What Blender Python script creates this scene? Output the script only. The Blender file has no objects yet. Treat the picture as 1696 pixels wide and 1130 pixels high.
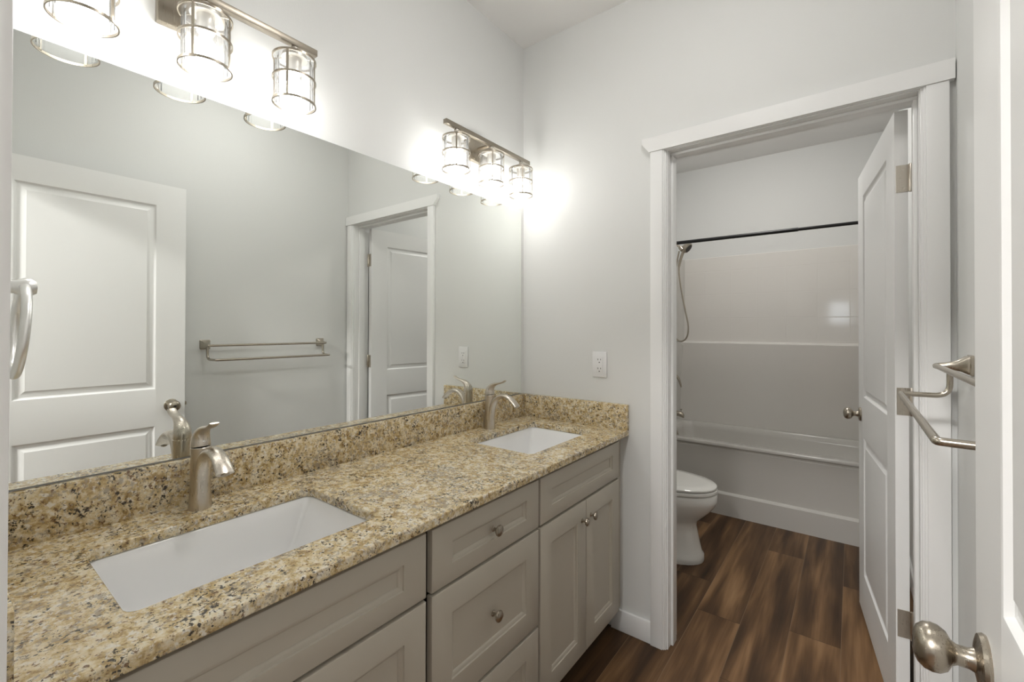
import bpy, bmesh, math, random
from mathutils import Vector, Matrix
random.seed(7)
S = bpy.context.scene
COL = S.collection

# ------------------------------------------------------------------ camera, world, exposure
FPX, HROW, YAW, PITCH, ROLL, CAMZ = 738.21, 540.0, 37.336, 0.3995, 0.125, 1.3088
cam = bpy.data.cameras.new('camera')
cam.sensor_width = 36.0
cam.lens = FPX / 1696 * 36.0
cam.shift_y = (HROW - 565.0) / 1696
cam.clip_start = 0.01
camo = bpy.data.objects.new('camera', cam)
COL.objects.link(camo)
_y, _p, _r = (math.radians(a) for a in (YAW, PITCH, ROLL))
F = Vector((-math.sin(_y), math.cos(_y), 0)); R = Vector((math.cos(_y), math.sin(_y), 0)); U = Vector((0, 0, 1))
F2 = F * math.cos(_p) + U * math.sin(_p); U2 = -F * math.sin(_p) + U * math.cos(_p)
R3 = R * math.cos(_r) + U2 * math.sin(_r); U3 = -R * math.sin(_r) + U2 * math.cos(_r)
M4 = Matrix((R3, U3, -F2)).transposed().to_4x4()
M4.translation = (0, 0, CAMZ)
camo.matrix_world = M4
S.camera = camo
S.view_settings.view_transform = 'Standard'
S.view_settings.look = 'None'
S.view_settings.gamma = 1.0
S.view_settings.use_curve_mapping = False
S.view_settings.exposure = 0.32

W = bpy.data.worlds.new('daylight')
S.world = W
W.use_nodes = True
W.node_tree.nodes['Background'].inputs[0].default_value = (0.86, 0.93, 1.0, 1)
W.node_tree.nodes['Background'].inputs[1].default_value = 6.0
S.cycles.sample_clamp_indirect = 4.0

BULB = 44.0          # emission of the vanity bulbs
HALL_FILL = 105.0           # emission of the unseen fill lamp added in the bedroom
BATH_FILL = 18.5          # emission of the out-of-frame lamp added for ambient fill in the vanity room
TUB_FILL = 33.0           # emission of the unseen lamp added to brighten the tub room

# ------------------------------------------------------------------ key dimensions (metres)
XM = -1.333          # mirror wall
XR = 0.246           # right wall
YF = 1.842           # far wall, near face
YF2 = 1.957          # far wall, tub room face
YN = 0.033           # entry wall, room face
YN2 = -0.09
ZC = 2.743
XT = -1.28           # tub room left wall
YB = 4.175           # tub room back wall
CT = 0.8725          # counter top
CB = 0.849           # counter underside
CXF = -0.767         # counter front
CAB = -0.789         # cabinet front plane
SPL = 0.983          # splash top

# ------------------------------------------------------------------ materials
def new_mat(name):
    m = bpy.data.materials.new(name); m.use_nodes = True
    nt = m.node_tree
    return m, nt, nt.nodes['Principled BSDF'], nt.nodes, nt.links

def simple(name, col, rough=0.5, metal=0.0, spec=0.5, coat=0.0):
    m, nt, b, n, l = new_mat(name)
    b.inputs['Base Color'].default_value = (*col, 1)
    b.inputs['Roughness'].default_value = rough
    b.inputs['Metallic'].default_value = metal
    b.inputs['Specular IOR Level'].default_value = spec
    b.inputs['Coat Weight'].default_value = coat
    return m

def bump_noise(m, scale, strength, dist=0.001, detail=3):
    nt = m.node_tree; n = nt.nodes; l = nt.links
    tc = n.new('ShaderNodeTexCoord'); no = n.new('ShaderNodeTexNoise'); bu = n.new('ShaderNodeBump')
    no.inputs['Scale'].default_value = scale; no.inputs['Detail'].default_value = detail
    bu.inputs['Strength'].default_value = strength; bu.inputs['Distance'].default_value = dist
    l.new(tc.outputs['Object'], no.inputs['Vector']); l.new(no.outputs['Fac'], bu.inputs['Height'])
    l.new(bu.outputs['Normal'], n['Principled BSDF'].inputs['Normal'])
    return m

WALL = bump_noise(simple('wall_paint', (0.765, 0.770, 0.755), 0.6, spec=0.3), 220, 0.25, 0.0008)
CEIL = bump_noise(simple('ceiling_paint', (0.87, 0.86, 0.845), 0.8, spec=0.2), 160, 0.3, 0.001)
TRIM = simple('white_trim_paint', (0.89, 0.89, 0.88), 0.32, spec=0.45)
DOORM = bump_noise(simple('white_door_paint', (0.885, 0.885, 0.875), 0.36, spec=0.45), 90, 0.06, 0.0006)
CABM = bump_noise(simple('greige_cabinet_paint', (0.50, 0.46, 0.385), 0.42, spec=0.4), 400, 0.05, 0.0004)
CABIN = simple('cabinet_inside', (0.10, 0.09, 0.08), 0.7)
PORC = simple('white_porcelain', (0.89, 0.89, 0.885), 0.08, spec=0.5, coat=0.4)
TOIL = simple('toilet_china', (0.80, 0.79, 0.75), 0.1, spec=0.5, coat=0.3)
BLACK = simple('black_metal', (0.012, 0.012, 0.012), 0.35, metal=0.3)
PLAST = simple('white_plastic', (0.84, 0.84, 0.84), 0.3)
DARK = simple('dark_slot', (0.04, 0.035, 0.03), 0.6)
CHROME = simple('bright_chrome', (0.80, 0.80, 0.78), 0.16, metal=1.0)
RUBBER = simple('grey_rubber', (0.2, 0.2, 0.2), 0.7)
WOODBROWN = simple('subfloor', (0.07, 0.045, 0.03), 0.7)

def nickel(name, col, rough):
    m, nt, b, n, l = new_mat(name)
    b.inputs['Base Color'].default_value = (*col, 1)
    b.inputs['Metallic'].default_value = 1.0
    b.inputs['Roughness'].default_value = rough
    tc = n.new('ShaderNodeTexCoord'); mp = n.new('ShaderNodeMapping'); no = n.new('ShaderNodeTexNoise')
    mp.inputs['Scale'].default_value = (600, 600, 25)
    no.inputs['Scale'].default_value = 1.0; no.inputs['Detail'].default_value = 2
    mr = n.new('ShaderNodeMapRange')
    mr.inputs['To Min'].default_value = rough - 0.05; mr.inputs['To Max'].default_value = rough + 0.07
    l.new(tc.outputs['Object'], mp.inputs['Vector']); l.new(mp.outputs['Vector'], no.inputs['Vector'])
    l.new(no.outputs['Fac'], mr.inputs['Value']); l.new(mr.outputs['Result'], b.inputs['Roughness'])
    return m
NICK = nickel('brushed_nickel', (0.60, 0.55, 0.48), 0.28)
NICKD = nickel('dark_brushed_nickel', (0.42, 0.375, 0.31), 0.28)
BRNZ = nickel('dark_satin_nickel', (0.33, 0.295, 0.245), 0.34)
BARM = nickel('bar_brushed_nickel', (0.50, 0.455, 0.385), 0.24)
SOCK = nickel('socket_nickel', (0.72, 0.69, 0.64), 0.4)
SATIN = nickel('satin_bright_nickel', (0.86, 0.86, 0.84), 0.35)

def granite():
    m, nt, b, n, l = new_mat('tan_granite')
    tc = n.new('ShaderNodeTexCoord')
    def noise(scale, detail=4, rough=0.6, dist=0.0, off=0.0):
        mp = n.new('ShaderNodeMapping'); mp.inputs['Location'].default_value = (off, off * 1.7, off * 0.6)
        l.new(tc.outputs['Object'], mp.inputs['Vector'])
        t = n.new('ShaderNodeTexNoise'); t.inputs['Scale'].default_value = scale
        t.inputs['Detail'].default_value = detail; t.inputs['Roughness'].default_value = rough; t.inputs['Distortion'].default_value = dist
        l.new(mp.outputs[0], t.inputs['Vector']); return t.outputs['Fac']
    def ramp(src, stops):
        r = n.new('ShaderNodeValToRGB'); e = r.color_ramp.elements
        while len(e) < len(stops): e.new(0.5)
        for k, (p, c) in zip(e, stops):
            k.position = p; k.color = (*c, 1) if isinstance(c, tuple) else (c, c, c, 1)
        l.new(src, r.inputs['Fac']); return r.outputs['Color']
    def mix(fac, a, bb):
        x = n.new('ShaderNodeMix'); x.data_type = 'RGBA'
        l.new(fac, x.inputs[0]); l.new(a, x.inputs[6])
        if isinstance(bb, tuple): x.inputs[7].default_value = (*bb, 1)
        else: l.new(bb, x.inputs[7])
        return x.outputs[2]
    def madd(a, k, bb):
        x = n.new('ShaderNodeMath'); x.operation = 'MULTIPLY_ADD'; x.inputs[1].default_value = k
        l.new(a, x.inputs[0]); l.new(bb, x.inputs[2]); return x.outputs[0]
    c = ramp(noise(50, 6, 0.70, 0.25), [(0.30, (0.20, 0.12, 0.045)), (0.40, (0.43, 0.30, 0.13)), (0.48, (0.62, 0.485, 0.265)),
                                        (0.56, (0.74, 0.635, 0.43)), (0.66, (0.80, 0.74, 0.60))])
    # pale quartz grains
    c = mix(ramp(noise(95, 3, 0.6, 0.2, 3.1), [(0.56, 0.0), (0.64, 0.85)]), c, (0.80, 0.76, 0.67))
    # translucent grey grains, denser in broad drifts
    c = mix(ramp(madd(noise(9, 3, 0.6, 0.3, 5.7), 0.5, noise(80, 4, 0.7, 0.3, 7.3)), [(0.795, 0.0), (0.86, 0.75)]), c, (0.33, 0.285, 0.225))
    # brown grains
    c = mix(ramp(noise(120, 4, 0.65, 0.3, 11.0), [(0.585, 0.0), (0.64, 0.92)]), c, (0.155, 0.078, 0.034))
    # charcoal mica flecks gathered in clusters
    c = mix(ramp(madd(noise(26, 4, 0.65, 0.2, 13.0), 0.6, noise(150, 4, 0.65, 0.3, 17.0)), [(0.895, 0.0), (0.935, 1.0)]), c, (0.045, 0.036, 0.028))
    l.new(c, b.inputs['Base Color'])
    b.inputs['Roughness'].default_value = 0.17
    b.inputs['Specular IOR Level'].default_value = 0.5
    return m
GRAN = granite()

def planks_mat():
    m, nt, b, n, l = new_mat('walnut_plank_vinyl')
    tc = n.new('ShaderNodeTexCoord'); uv = n.new('ShaderNodeUVMap'); uv.uv_map = 'plank_uv'
    at = n.new('ShaderNodeAttribute'); at.attribute_name = 'plank_seed'
    # shift the grain from plank to plank
    cmb = n.new('ShaderNodeCombineXYZ')
    mul = n.new('ShaderNodeMath'); mul.operation = 'MULTIPLY'; mul.inputs[1].default_value = 37.0
    l.new(at.outputs['Fac'], mul.inputs[0]); l.new(mul.outputs[0], cmb.inputs[2])
    add = n.new('ShaderNodeVectorMath'); add.operation = 'ADD'
    l.new(tc.outputs['Object'], add.inputs[0]); l.new(cmb.outputs[0], add.inputs[1])
    def noise(sc, detail, rough, dist):
        mp = n.new('ShaderNodeMapping'); mp.inputs['Scale'].default_value = sc
        l.new(add.outputs[0], mp.inputs['Vector'])
        t = n.new('ShaderNodeTexNoise'); t.inputs['Scale'].default_value = 1.0; t.inputs['Detail'].default_value = detail
        t.inputs['Roughness'].default_value = rough; t.inputs['Distortion'].default_value = dist
        l.new(mp.outputs[0], t.inputs['Vector']); return t.outputs['Fac']
    big = noise((13, 1.15, 1), 3, 0.5, 0.25)
    fine = noise((140, 4, 1), 5, 0.65, 0.2)
    r = n.new('ShaderNodeValToRGB'); e = r.color_ramp.elements
    stops = [(0.28, (0.032, 0.017, 0.009)), (0.43, (0.066, 0.035, 0.017)), (0.54, (0.122, 0.065, 0.030)),
             (0.65, (0.215, 0.120, 0.056)), (0.80, (0.33, 0.20, 0.10))]
    while len(e) < len(stops): e.new(0.5)
    for k, (p, c) in zip(e, stops): k.position = p; k.color = (*c, 1)
    a1 = n.new('ShaderNodeMath'); a1.operation = 'MULTIPLY_ADD'; a1.inputs[1].default_value = 0.14; 
    l.new(fine, a1.inputs[0]); l.new(big, a1.inputs[2])
    a2 = n.new('ShaderNodeMath'); a2.operation = 'MULTIPLY_ADD'; a2.inputs[1].default_value = 0.16
    l.new(at.outputs['Fac'], a2.inputs[0]); l.new(a1.outputs[0], a2.inputs[2])
    a3 = n.new('ShaderNodeMath'); a3.operation = 'SUBTRACT'; a3.inputs[1].default_value = 0.135
    l.new(a2.outputs[0], a3.inputs[0]); l.new(a3.outputs[0], r.inputs['Fac'])
    # thin pale seam along the bevelled plank edges
    sp = n.new('ShaderNodeSeparateXYZ'); l.new(uv.outputs[0], sp.inputs[0])
    lo = n.new('ShaderNodeMath'); lo.operation = 'LESS_THAN'; lo.inputs[1].default_value = 0.0022
    l.new(sp.outputs[0], lo.inputs[0])
    mx = n.new('ShaderNodeMix'); mx.data_type = 'RGBA'
    sm = n.new('ShaderNodeMath'); sm.operation = 'MULTIPLY'; sm.inputs[1].default_value = 0.7
    l.new(lo.outputs[0], sm.inputs[0]); l.new(sm.outputs[0], mx.inputs[0])
    l.new(r.outputs['Color'], mx.inputs[6]); mx.inputs[7].default_value = (0.21, 0.14, 0.085, 1)
    lo2 = n.new('ShaderNodeMath'); lo2.operation = 'LESS_THAN'; lo2.inputs[1].default_value = 0.002
    l.new(sp.outputs[1], lo2.inputs[0])
    mx2 = n.new('ShaderNodeMix'); mx2.data_type = 'RGBA'
    l.new(lo2.outputs[0], mx2.inputs[0]); l.new(mx.outputs[2], mx2.inputs[6]); mx2.inputs[7].default_value = (0.03, 0.018, 0.01, 1)
    l.new(mx2.outputs[2], b.inputs['Base Color'])
    b.inputs['Roughness'].default_value = 0.45
    b.inputs['Specular IOR Level'].default_value = 0.22
    bu = n.new('ShaderNodeBump'); bu.inputs['Strength'].default_value = 0.15; bu.inputs['Distance'].default_value = 0.001
    l.new(fine, bu.inputs['Height']); l.new(bu.outputs['Normal'], b.inputs['Normal'])
    return m
PLANK = planks_mat()

def surround_mat():
    m, nt, b, n, l = new_mat('white_acrylic_tile_pattern')
    b.inputs['Base Color'].default_value = (0.80, 0.775, 0.735, 1)
    b.inputs['Roughness'].default_value = 0.07
    tc = n.new('ShaderNodeTexCoord'); sp = n.new('ShaderNodeSeparateXYZ'); l.new(tc.outputs['Object'], sp.inputs[0])
    def groove(o, off):
        a = n.new('ShaderNodeMath'); a.operation = 'ADD'; a.inputs[1].default_value = off; l.new(o, a.inputs[0])
        f = n.new('ShaderNodeMath'); f.operation = 'PINGPONG'; f.inputs[1].default_value = 0.1025; l.new(a.outputs[0], f.inputs[0])
        g = n.new('ShaderNodeMapRange'); g.interpolation_type = 'SMOOTHSTEP'; g.inputs['From Min'].default_value = 0.0; g.inputs['From Max'].default_value = 0.004
        l.new(f.outputs[0], g.inputs['Value']); return g.outputs['Result']
    gx = groove(sp.outputs[0], -0.097); gz = groove(sp.outputs[2], -1.11)
    mn = n.new('ShaderNodeMath'); mn.operation = 'MINIMUM'; l.new(gx, mn.inputs[0]); l.new(gz, mn.inputs[1])
    # tile pattern only between the shelf and the top band
    t1 = n.new('ShaderNodeMath'); t1.operation = 'GREATER_THAN'; t1.inputs[1].default_value = 1.40; l.new(sp.outputs[2], t1.inputs[0])
    t2 = n.new('ShaderNodeMath'); t2.operation = 'LESS_THAN'; t2.inputs[1].default_value = 0.73; l.new(sp.outputs[2], t2.inputs[0])
    m1 = n.new('ShaderNodeMath'); m1.operation = 'MAXIMUM'; l.new(t1.outputs[0], m1.inputs[0]); l.new(t2.outputs[0], m1.inputs[1])
    m2 = n.new('ShaderNodeMath'); m2.operation = 'MAXIMUM'; l.new(m1.outputs[0], m2.inputs[0]); l.new(mn.outputs[0], m2.inputs[1])
    bu = n.new('ShaderNodeBump'); bu.inputs['Strength'].default_value = 0.28; bu.inputs['Distance'].default_value = 0.003
    l.new(m2.outputs[0], bu.inputs['Height']); l.new(bu.outputs['Normal'], b.inputs['Normal'])
    return m
SURR = surround_mat()
TUBM = simple('white_acrylic', (0.62, 0.60, 0.56), 0.16)

def mirror_mat():
    m = simple('silvered_mirror', (0.905, 0.925, 0.90), 0.0, metal=1.0)
    return m
MIRR = mirror_mat()
MEDGE = simple('mirror_glass_edge', (0.22, 0.26, 0.22), 0.15)

def glass_mat(name, haze):
    m, nt, b, n, l = new_mat(name)
    n.remove(b)
    out = n['Material Output']
    tr = n.new('ShaderNodeBsdfTransparent'); gl = n.new('ShaderNodeBsdfGlossy'); mx = n.new('ShaderNodeMixShader')
    tl = n.new('ShaderNodeAddShader'); t1 = n.new('ShaderNodeBsdfTranslucent'); t2 = n.new('ShaderNodeBsdfDiffuse')
    for q in (t1, t2): q.inputs['Color'].default_value = (0.45, 0.45, 0.45, 1)
    l.new(t1.outputs[0], tl.inputs[0]); l.new(t2.outputs[0], tl.inputs[1])
    mt = n.new('ShaderNodeMixShader'); mt.inputs[0].default_value = haze
    lw = n.new('ShaderNodeLayerWeight'); lw.inputs['Blend'].default_value = 0.10
    tr.inputs['Color'].default_value = (0.97, 0.975, 0.975, 1)
    gl.inputs['Roughness'].default_value = 0.05
    l.new(tr.outputs[0], mt.inputs[1]); l.new(tl.outputs[0], mt.inputs[2])
    l.new(lw.outputs['Fresnel'], mx.inputs[0]); l.new(mt.outputs[0], mx.inputs[1]); l.new(gl.outputs[0], mx.inputs[2])
    l.new(mx.outputs[0], out.inputs['Surface'])
    return m
GLASS = glass_mat('clear_window_glass', 0.0)
SHADE = glass_mat('clear_ribbed_glass', 0.03)

def emit(name, col, s):
    m, nt, b, n, l = new_mat(name)
    b.inputs['Base Color'].default_value = (0.9, 0.9, 0.9, 1)
    b.inputs['Emission Color'].default_value = (*col, 1)
    b.inputs['Emission Strength'].default_value = s
    return m
LIT = emit('lit_bulb', (1.0, 0.98, 0.95), BULB)
HLIT = emit('bedroom_fill_lamp', (1.0, 0.985, 0.965), HALL_FILL)
BLIT = emit('vanity_room_fill_lamp', (1.0, 0.985, 0.965), BATH_FILL)
TLIT = emit('tub_room_fill_lamp', (1.0, 0.975, 0.94), TUB_FILL)

# ------------------------------------------------------------------ mesh helpers
def box(bm, x0, x1, y0, y1, z0, z1, bev=0.0, seg=2):
    t = bmesh.new() if bev else bm
    v = [t.verts.new(p) for p in ((x0, y0, z0), (x1, y0, z0), (x1, y1, z0), (x0, y1, z0), (x0, y0, z1), (x1, y0, z1), (x1, y1, z1), (x0, y1, z1))]
    for f in ((0, 3, 2, 1), (4, 5, 6, 7), (0, 1, 5, 4), (1, 2, 6, 5), (2, 3, 7, 6), (3, 0, 4, 7)):
        t.faces.new([v[i] for i in f])
    if bev:
        bmesh.ops.bevel(t, geom=list(t.edges), offset=bev, segments=seg, affect='EDGES', profile=0.5)
        me = bpy.data.meshes.new('tmp'); t.to_mesh(me); t.free(); bm.from_mesh(me); bpy.data.meshes.remove(me)
    return bm

def B(*a, **k): return box(bmesh.new(), *a, **k)

def loft(bm, rings, cap0=True, cap1=True, closed=False):
    vs = [[bm.verts.new(p) for p in r] for r in rings]
    n = len(vs[0])
    pairs = list(zip(vs, vs[1:])) + ([(vs[-1], vs[0])] if closed else [])
    for a, b in pairs:
        for i in range(n):
            j = (i + 1) % n
            bm.faces.new((a[i], a[j], b[j], b[i]))
    if not closed:
        if cap0: bm.faces.new(list(reversed(vs[0])))
        if cap1: bm.faces.new(vs[-1])
    return bm

def sweep(bm, pts, rad, n=12, closed=False, up=None, caps=True):
    """tube along pts; rad = number, list of numbers, or list of (side, thick) half sizes"""
    P = [Vector(p) for p in pts]; m = len(P); rings = []
    prev = None
    for i in range(m):
        if closed: t = (P[(i + 1) % m] - P[i - 1]).normalized()
        else: t = (P[min(i + 1, m - 1)] - P[max(i - 1, 0)]).normalized()
        if up is not None:
            a = Vector(up); a = (a - t * a.dot(t)).normalized()
        elif prev is None:
            a = t.orthogonal().normalized()
        else:
            a = (prev - t * prev.dot(t)).normalized()
        prev = a; b = t.cross(a)
        r = rad[i] if isinstance(rad, (list, tuple)) else rad
        ra, rb = r if isinstance(r, (list, tuple)) else (r, r)
        rings.append([P[i] + a * (ra * math.cos(2 * math.pi * k / n)) + b * (rb * math.sin(2 * math.pi * k / n)) for k in range(n)])
    return loft(bm, rings, caps, caps, closed)

def smooth_path(pts, sub=6):
    """Catmull-Rom through pts"""
    P = [Vector(p) for p in pts]; out = []
    for i in range(len(P) - 1):
        p0, p1, p2, p3 = P[max(i - 1, 0)], P[i], P[i + 1], P[min(i + 2, len(P) - 1)]
        for s in range(sub):
            t = s / sub
            out.append(0.5 * ((2 * p1) + (p2 - p0) * t + (2 * p0 - 5 * p1 + 4 * p2 - p3) * t * t + (3 * p1 - p0 - 3 * p2 + p3) * t ** 3))
    out.append(P[-1]); return out

def interp(vals, sub=6):
    v = [Vector((a, a, 0)) if not isinstance(a, (tuple, list)) else Vector((a[0], a[1], 0)) for a in vals]
    return [(p.x, p.y) for p in smooth_path(v, sub)]

def bend_path(pts, rad, seg=6):
    """polyline with rounded corners; rad = number or list per inner corner"""
    P = [Vector(p) for p in pts]; out = [P[0]]
    for i in range(1, len(P) - 1):
        r = rad[i - 1] if isinstance(rad, (list, tuple)) else rad
        a = (P[i - 1] - P[i]).normalized(); b = (P[i + 1] - P[i]).normalized()
        if r <= 0: out.append(P[i]); continue
        p, q = P[i] + a * r, P[i] + b * r
        for s in range(seg + 1):
            t = s / seg
            out.append(p * (1 - t) ** 2 + P[i] * (2 * t * (1 - t)) + q * t * t)
    out.append(P[-1]); return out

def lathe(bm, prof, origin=(0, 0, 0), axis=(0, 0, 1), n=24, cap0=True, cap1=True):
    ax = Vector(axis).normalized(); a = ax.orthogonal().normalized(); b = ax.cross(a); o = Vector(origin)
    rings = [[o + ax * z + a * (max(r, 1e-5) * math.cos(2 * math.pi * k / n)) + b * (max(r, 1e-5) * math.sin(2 * math.pi * k / n)) for k in range(n)] for r, z in prof]
    return loft(bm, rings, cap0, cap1)

def prism(bm, pts, vec):
    """extrude polygon pts along vec"""
    v = Vector(vec)
    return loft(bm, [[Vector(p) for p in pts], [Vector(p) + v for p in pts]])

def rrect(x0, x1, y0, y1, r, z, seg=6):
    out = []
    for cx, cy, a0 in ((x1 - r, y1 - r, 0), (x0 + r, y1 - r, 90), (x0 + r, y0 + r, 180), (x1 - r, y0 + r, 270)):
        for s in range(seg + 1):
            a = math.radians(a0 + 90 * s / seg)
            out.append(Vector((cx + r * math.cos(a), cy + r * math.sin(a), z)))
    return out

def finish(bm, angle=35):
    bmesh.ops.recalc_face_normals(bm, faces=bm.faces)

def put(o, label=None, cat=None, group=None, kind=None):
    if label: o['label'] = label
    if cat: o['category'] = cat
    if group: o['group'] = group
    if kind: o['kind'] = kind
    return o

def world_loc(o):
    v = Vector((0, 0, 0))
    while o is not None:
        v += o.location; o = o.parent
    return v

def obj(name, bm, mat, parent=None, local=False, smooth=True, angle=35, recalc=True):
    if recalc: bmesh.ops.recalc_face_normals(bm, faces=bm.faces)
    if parent is not None and not local:
        bmesh.ops.translate(bm, verts=bm.verts, vec=-world_loc(parent))
    me = bpy.data.meshes.new(name); bm.to_mesh(me); bm.free()
    for m in (mat if isinstance(mat, (list, tuple)) else [mat]): me.materials.append(m)
    if smooth:
        for p in me.polygons: p.use_smooth = True
        me.set_sharp_from_angle(angle=math.radians(angle))
    o = bpy.data.objects.new(name, me); COL.objects.link(o)
    if parent is not None: o.parent = parent
    return o

def thing(name, label, cat, loc=(0, 0, 0), rotz=0.0, group=None, kind=None):
    o = bpy.data.objects.new(name, None); COL.objects.link(o)
    o.empty_display_size = 0.05
    o.location = loc; o.rotation_euler = (0, 0, rotz)
    return put(o, label, cat, group, kind)

def single(name, bm, mat, label, cat, group=None, origin=None, **k):
    """a thing that is one mesh, with its origin at its own base"""
    vs = [v.co for v in bm.verts]
    lo = Vector([min(v[i] for v in vs) for i in range(3)]); hi = Vector([max(v[i] for v in vs) for i in range(3)])
    org = Vector(origin) if origin else Vector(((lo.x + hi.x) / 2, (lo.y + hi.y) / 2, lo.z))
    return put(obj(name, bm, mat, None, **k), label, cat, group)

def struct(name, bm, mat, label=None, **k):
    o = obj(name, bm, mat, None, **k); o['kind'] = 'structure'
    if label: o['label'] = label
    return o

def copy_tree(o, parent=None):
    c = o.copy(); COL.objects.link(c)
    if parent is not None: c.parent = parent
    for ch in list(o.children): copy_tree(ch, c)
    return c

# ------------------------------------------------------------------ room shell
def plank_floor(x0, x1, y0, y1, z):
    bm = bmesh.new(); uvl = bm.loops.layers.uv.new('plank_uv'); fl = bm.verts.layers.float.new('plank_seed')
    w, L = 0.18, 1.22
    known = {-1: 2.842, 0: 2.28, 1: 3.035, 2: 2.195, 3: 2.475}       # butt joints seen beyond the doorway
    k0 = math.floor((-0.04 - x1) / w) - 1; k1 = math.ceil((-0.04 - x0) / w) + 1
    rnd = random.Random(5)
    for k in range(k0, k1 + 1):
        xb = -0.04 - w * k; xa = xb - w          # column runs xa..xb
        if xb <= x0 or xa >= x1: continue
        off = known.get(k, rnd.uniform(0, L))
        j0 = math.floor((y0 - off) / L)
        y = off + j0 * L
        while y < y1:
            seed = rnd.random()
            ax, bx, ay, by = max(xa, x0), min(xb, x1), max(y, y0), min(y + L, y1)
            if by - ay > 1e-4 and bx - ax > 1e-4:
                vs = [bm.verts.new(p) for p in ((ax, ay, z), (bx, ay, z), (bx, by, z), (ax, by, z))]
                for v in vs: v[fl] = seed
                f = bm.faces.new(vs)
                for lp in f.loops: lp[uvl].uv = (lp.vert.co.x - xa, lp.vert.co.y - y)
            y += L
    return bm
fb = plank_floor(-2.6, 2.6, -6.2, 4.3, 0.0)
vb = fb.verts.layers.float['plank_seed']
box(fb, -2.6, 2.6, -6.2, 4.3, -0.1, -0.002)
struct('floor', fb, PLANK, 'dark walnut plank vinyl floor', recalc=False, smooth=False)
struct('ceiling', B(-2.6, 2.6, -6.2, 4.3, ZC, ZC + 0.1), CEIL, 'plain off white ceiling')
struct('wall_left', B(XM - 0.1, XM, YN2, YF2, 0, ZC), WALL, 'white wall behind the mirror and vanity lights')
struct('wall_right', B(XR, XR + 0.1, YN2, 4.3, 0, ZC), WALL, 'white wall with the double towel bar')
OX0, OX1, OZ = -0.601, 0.165, 2.044      # tub room doorway
fw = bmesh.new()
box(fw, XM - 0.1, OX0 - 0.012, YF, YF2, 0, ZC); box(fw, OX1 + 0.012, XR + 0.001, YF, YF2, 0, ZC); box(fw, OX0 - 0.012, OX1 + 0.012, YF, YF2, OZ + 0.012, ZC)
struct('wall_far', fw, WALL, 'white wall with the doorway to the tub room')
EX0, EX1 = -0.604, 0.165                 # entry doorway
nw = bmesh.new()
box(nw, -2.6, EX0 - 0.012, YN2, YN, 0, ZC); box(nw, EX1 + 0.012, 2.6, YN2, YN, 0, ZC); box(nw, EX0 - 0.012, EX1 + 0.012, YN2, YN, 2.06, ZC)
struct('wall_near', nw, WALL, 'white wall with the entry doorway')
struct('wall_tub_left', B(XT - 0.1, XT, YF2, 4.3, 0, ZC), WALL, 'white plumbing wall of the tub room')
struct('wall_tub_back', B(XT - 0.1, XR + 0.1, YB, YB + 0.12, 0, ZC), WALL, 'white wall above the tub surround')
# bedroom behind the entry doorway
struct('wall_bedroom_left', B(-2.6, -2.5, -6.2, YN2, 0, ZC), WALL)
struct('wall_bedroom_right', B(2.5, 2.6, -6.2, YN2, 0, ZC), WALL)
WX0, WX1, WZ0, WZ1 = -0.48, -0.02, 1.50, 2.06
bw = bmesh.new()
box(bw, -2.6, WX0, -6.2, -6.1, 0, ZC); box(bw, WX1, 2.6, -6.2, -6.1, 0, ZC); box(bw, WX0, WX1, -6.2, -6.1, 0, WZ0); box(bw, WX0, WX1, -6.2, -6.1, WZ1, ZC)
struct('wall_bedroom_back', bw, WALL)
wf = bmesh.new()
for a in ((WX0 - .05, WX0 + .01, WZ0 - .05, WZ1 + .05), (WX1 - .01, WX1 + .05, WZ0 - .05, WZ1 + .05), (WX0, WX1, WZ1 - .01, WZ1 + .05), (WX0, WX1, WZ0 - .05, WZ0 + .01), (WX0, WX1, 1.77, 1.79)):
    box(wf, a[0], a[1], -6.13, -6.08, a[2], a[3])
win = struct('window_1', wf, TRIM, 'small white framed bedroom window')
obj('window_pane', B(WX0, WX1, -6.155, -6.15, WZ0, WZ1), GLASS, win, local=True)

# jambs, stops and casings
def doorway(name, x0, x1, zt, ya, yb, stop0, stop1, label):
    b = bmesh.new(); j = 0.012
    box(b, x0 - j, x0, ya, yb, 0, zt); box(b, x1, x1 + j, ya, yb, 0, zt); box(b, x0 - j, x1 + j, ya, yb, zt, zt + j)
    s = 0.011
    box(b, x0, x0 + s, stop0, stop1, 0, zt - s, 0.002); box(b, x1 - s, x1, stop0, stop1, 0, zt - s, 0.002); box(b, x0, x1, stop0, stop1, zt - s, zt, 0.002)
    return struct(name, b, TRIM, label)
doorway('trim_1', OX0, OX1, OZ, YF, YF2, 1.876, 1.921, 'white door jamb with stop between vanity room and tub room')
def casing_leg(bm, xa, xb, yw, d, z1, t=0.018):
    """flat leg with a small stepped inner edge; xa is the edge by the opening; d = -1 faces -y"""
    s = 1 if xb > xa else -1
    lo, hi = sorted((xa + s * 0.012, xb)); ya, yb = sorted((yw, yw + d * t)); box(bm, lo, hi, ya, yb, 0, z1, 0.0015)
    lo, hi = sorted((xa + s * 0.006, xa + s * 0.0125)); ya, yb = sorted((yw, yw + d * t * 0.72)); box(bm, lo, hi, ya, yb, 0, z1, 0.001)
    lo, hi = sorted((xa, xa + s * 0.0065)); ya, yb = sorted((yw, yw + d * t * 0.45)); box(bm, lo, hi, ya, yb, 0, z1, 0.001)
def head_board(bm, x0, x1, ear0, ear1, z0, z1, yw, d, t=0.022):
    prism(bm, [(x0, yw, z0), (x1 + ear1, yw, z0), (x1 + ear1, yw, z1), (x0 - ear0, yw, z1), (x0 - ear0, yw, z0 + (z1 - z0) * .65)], (0, d * t, 0))
c = bmesh.new()
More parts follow.
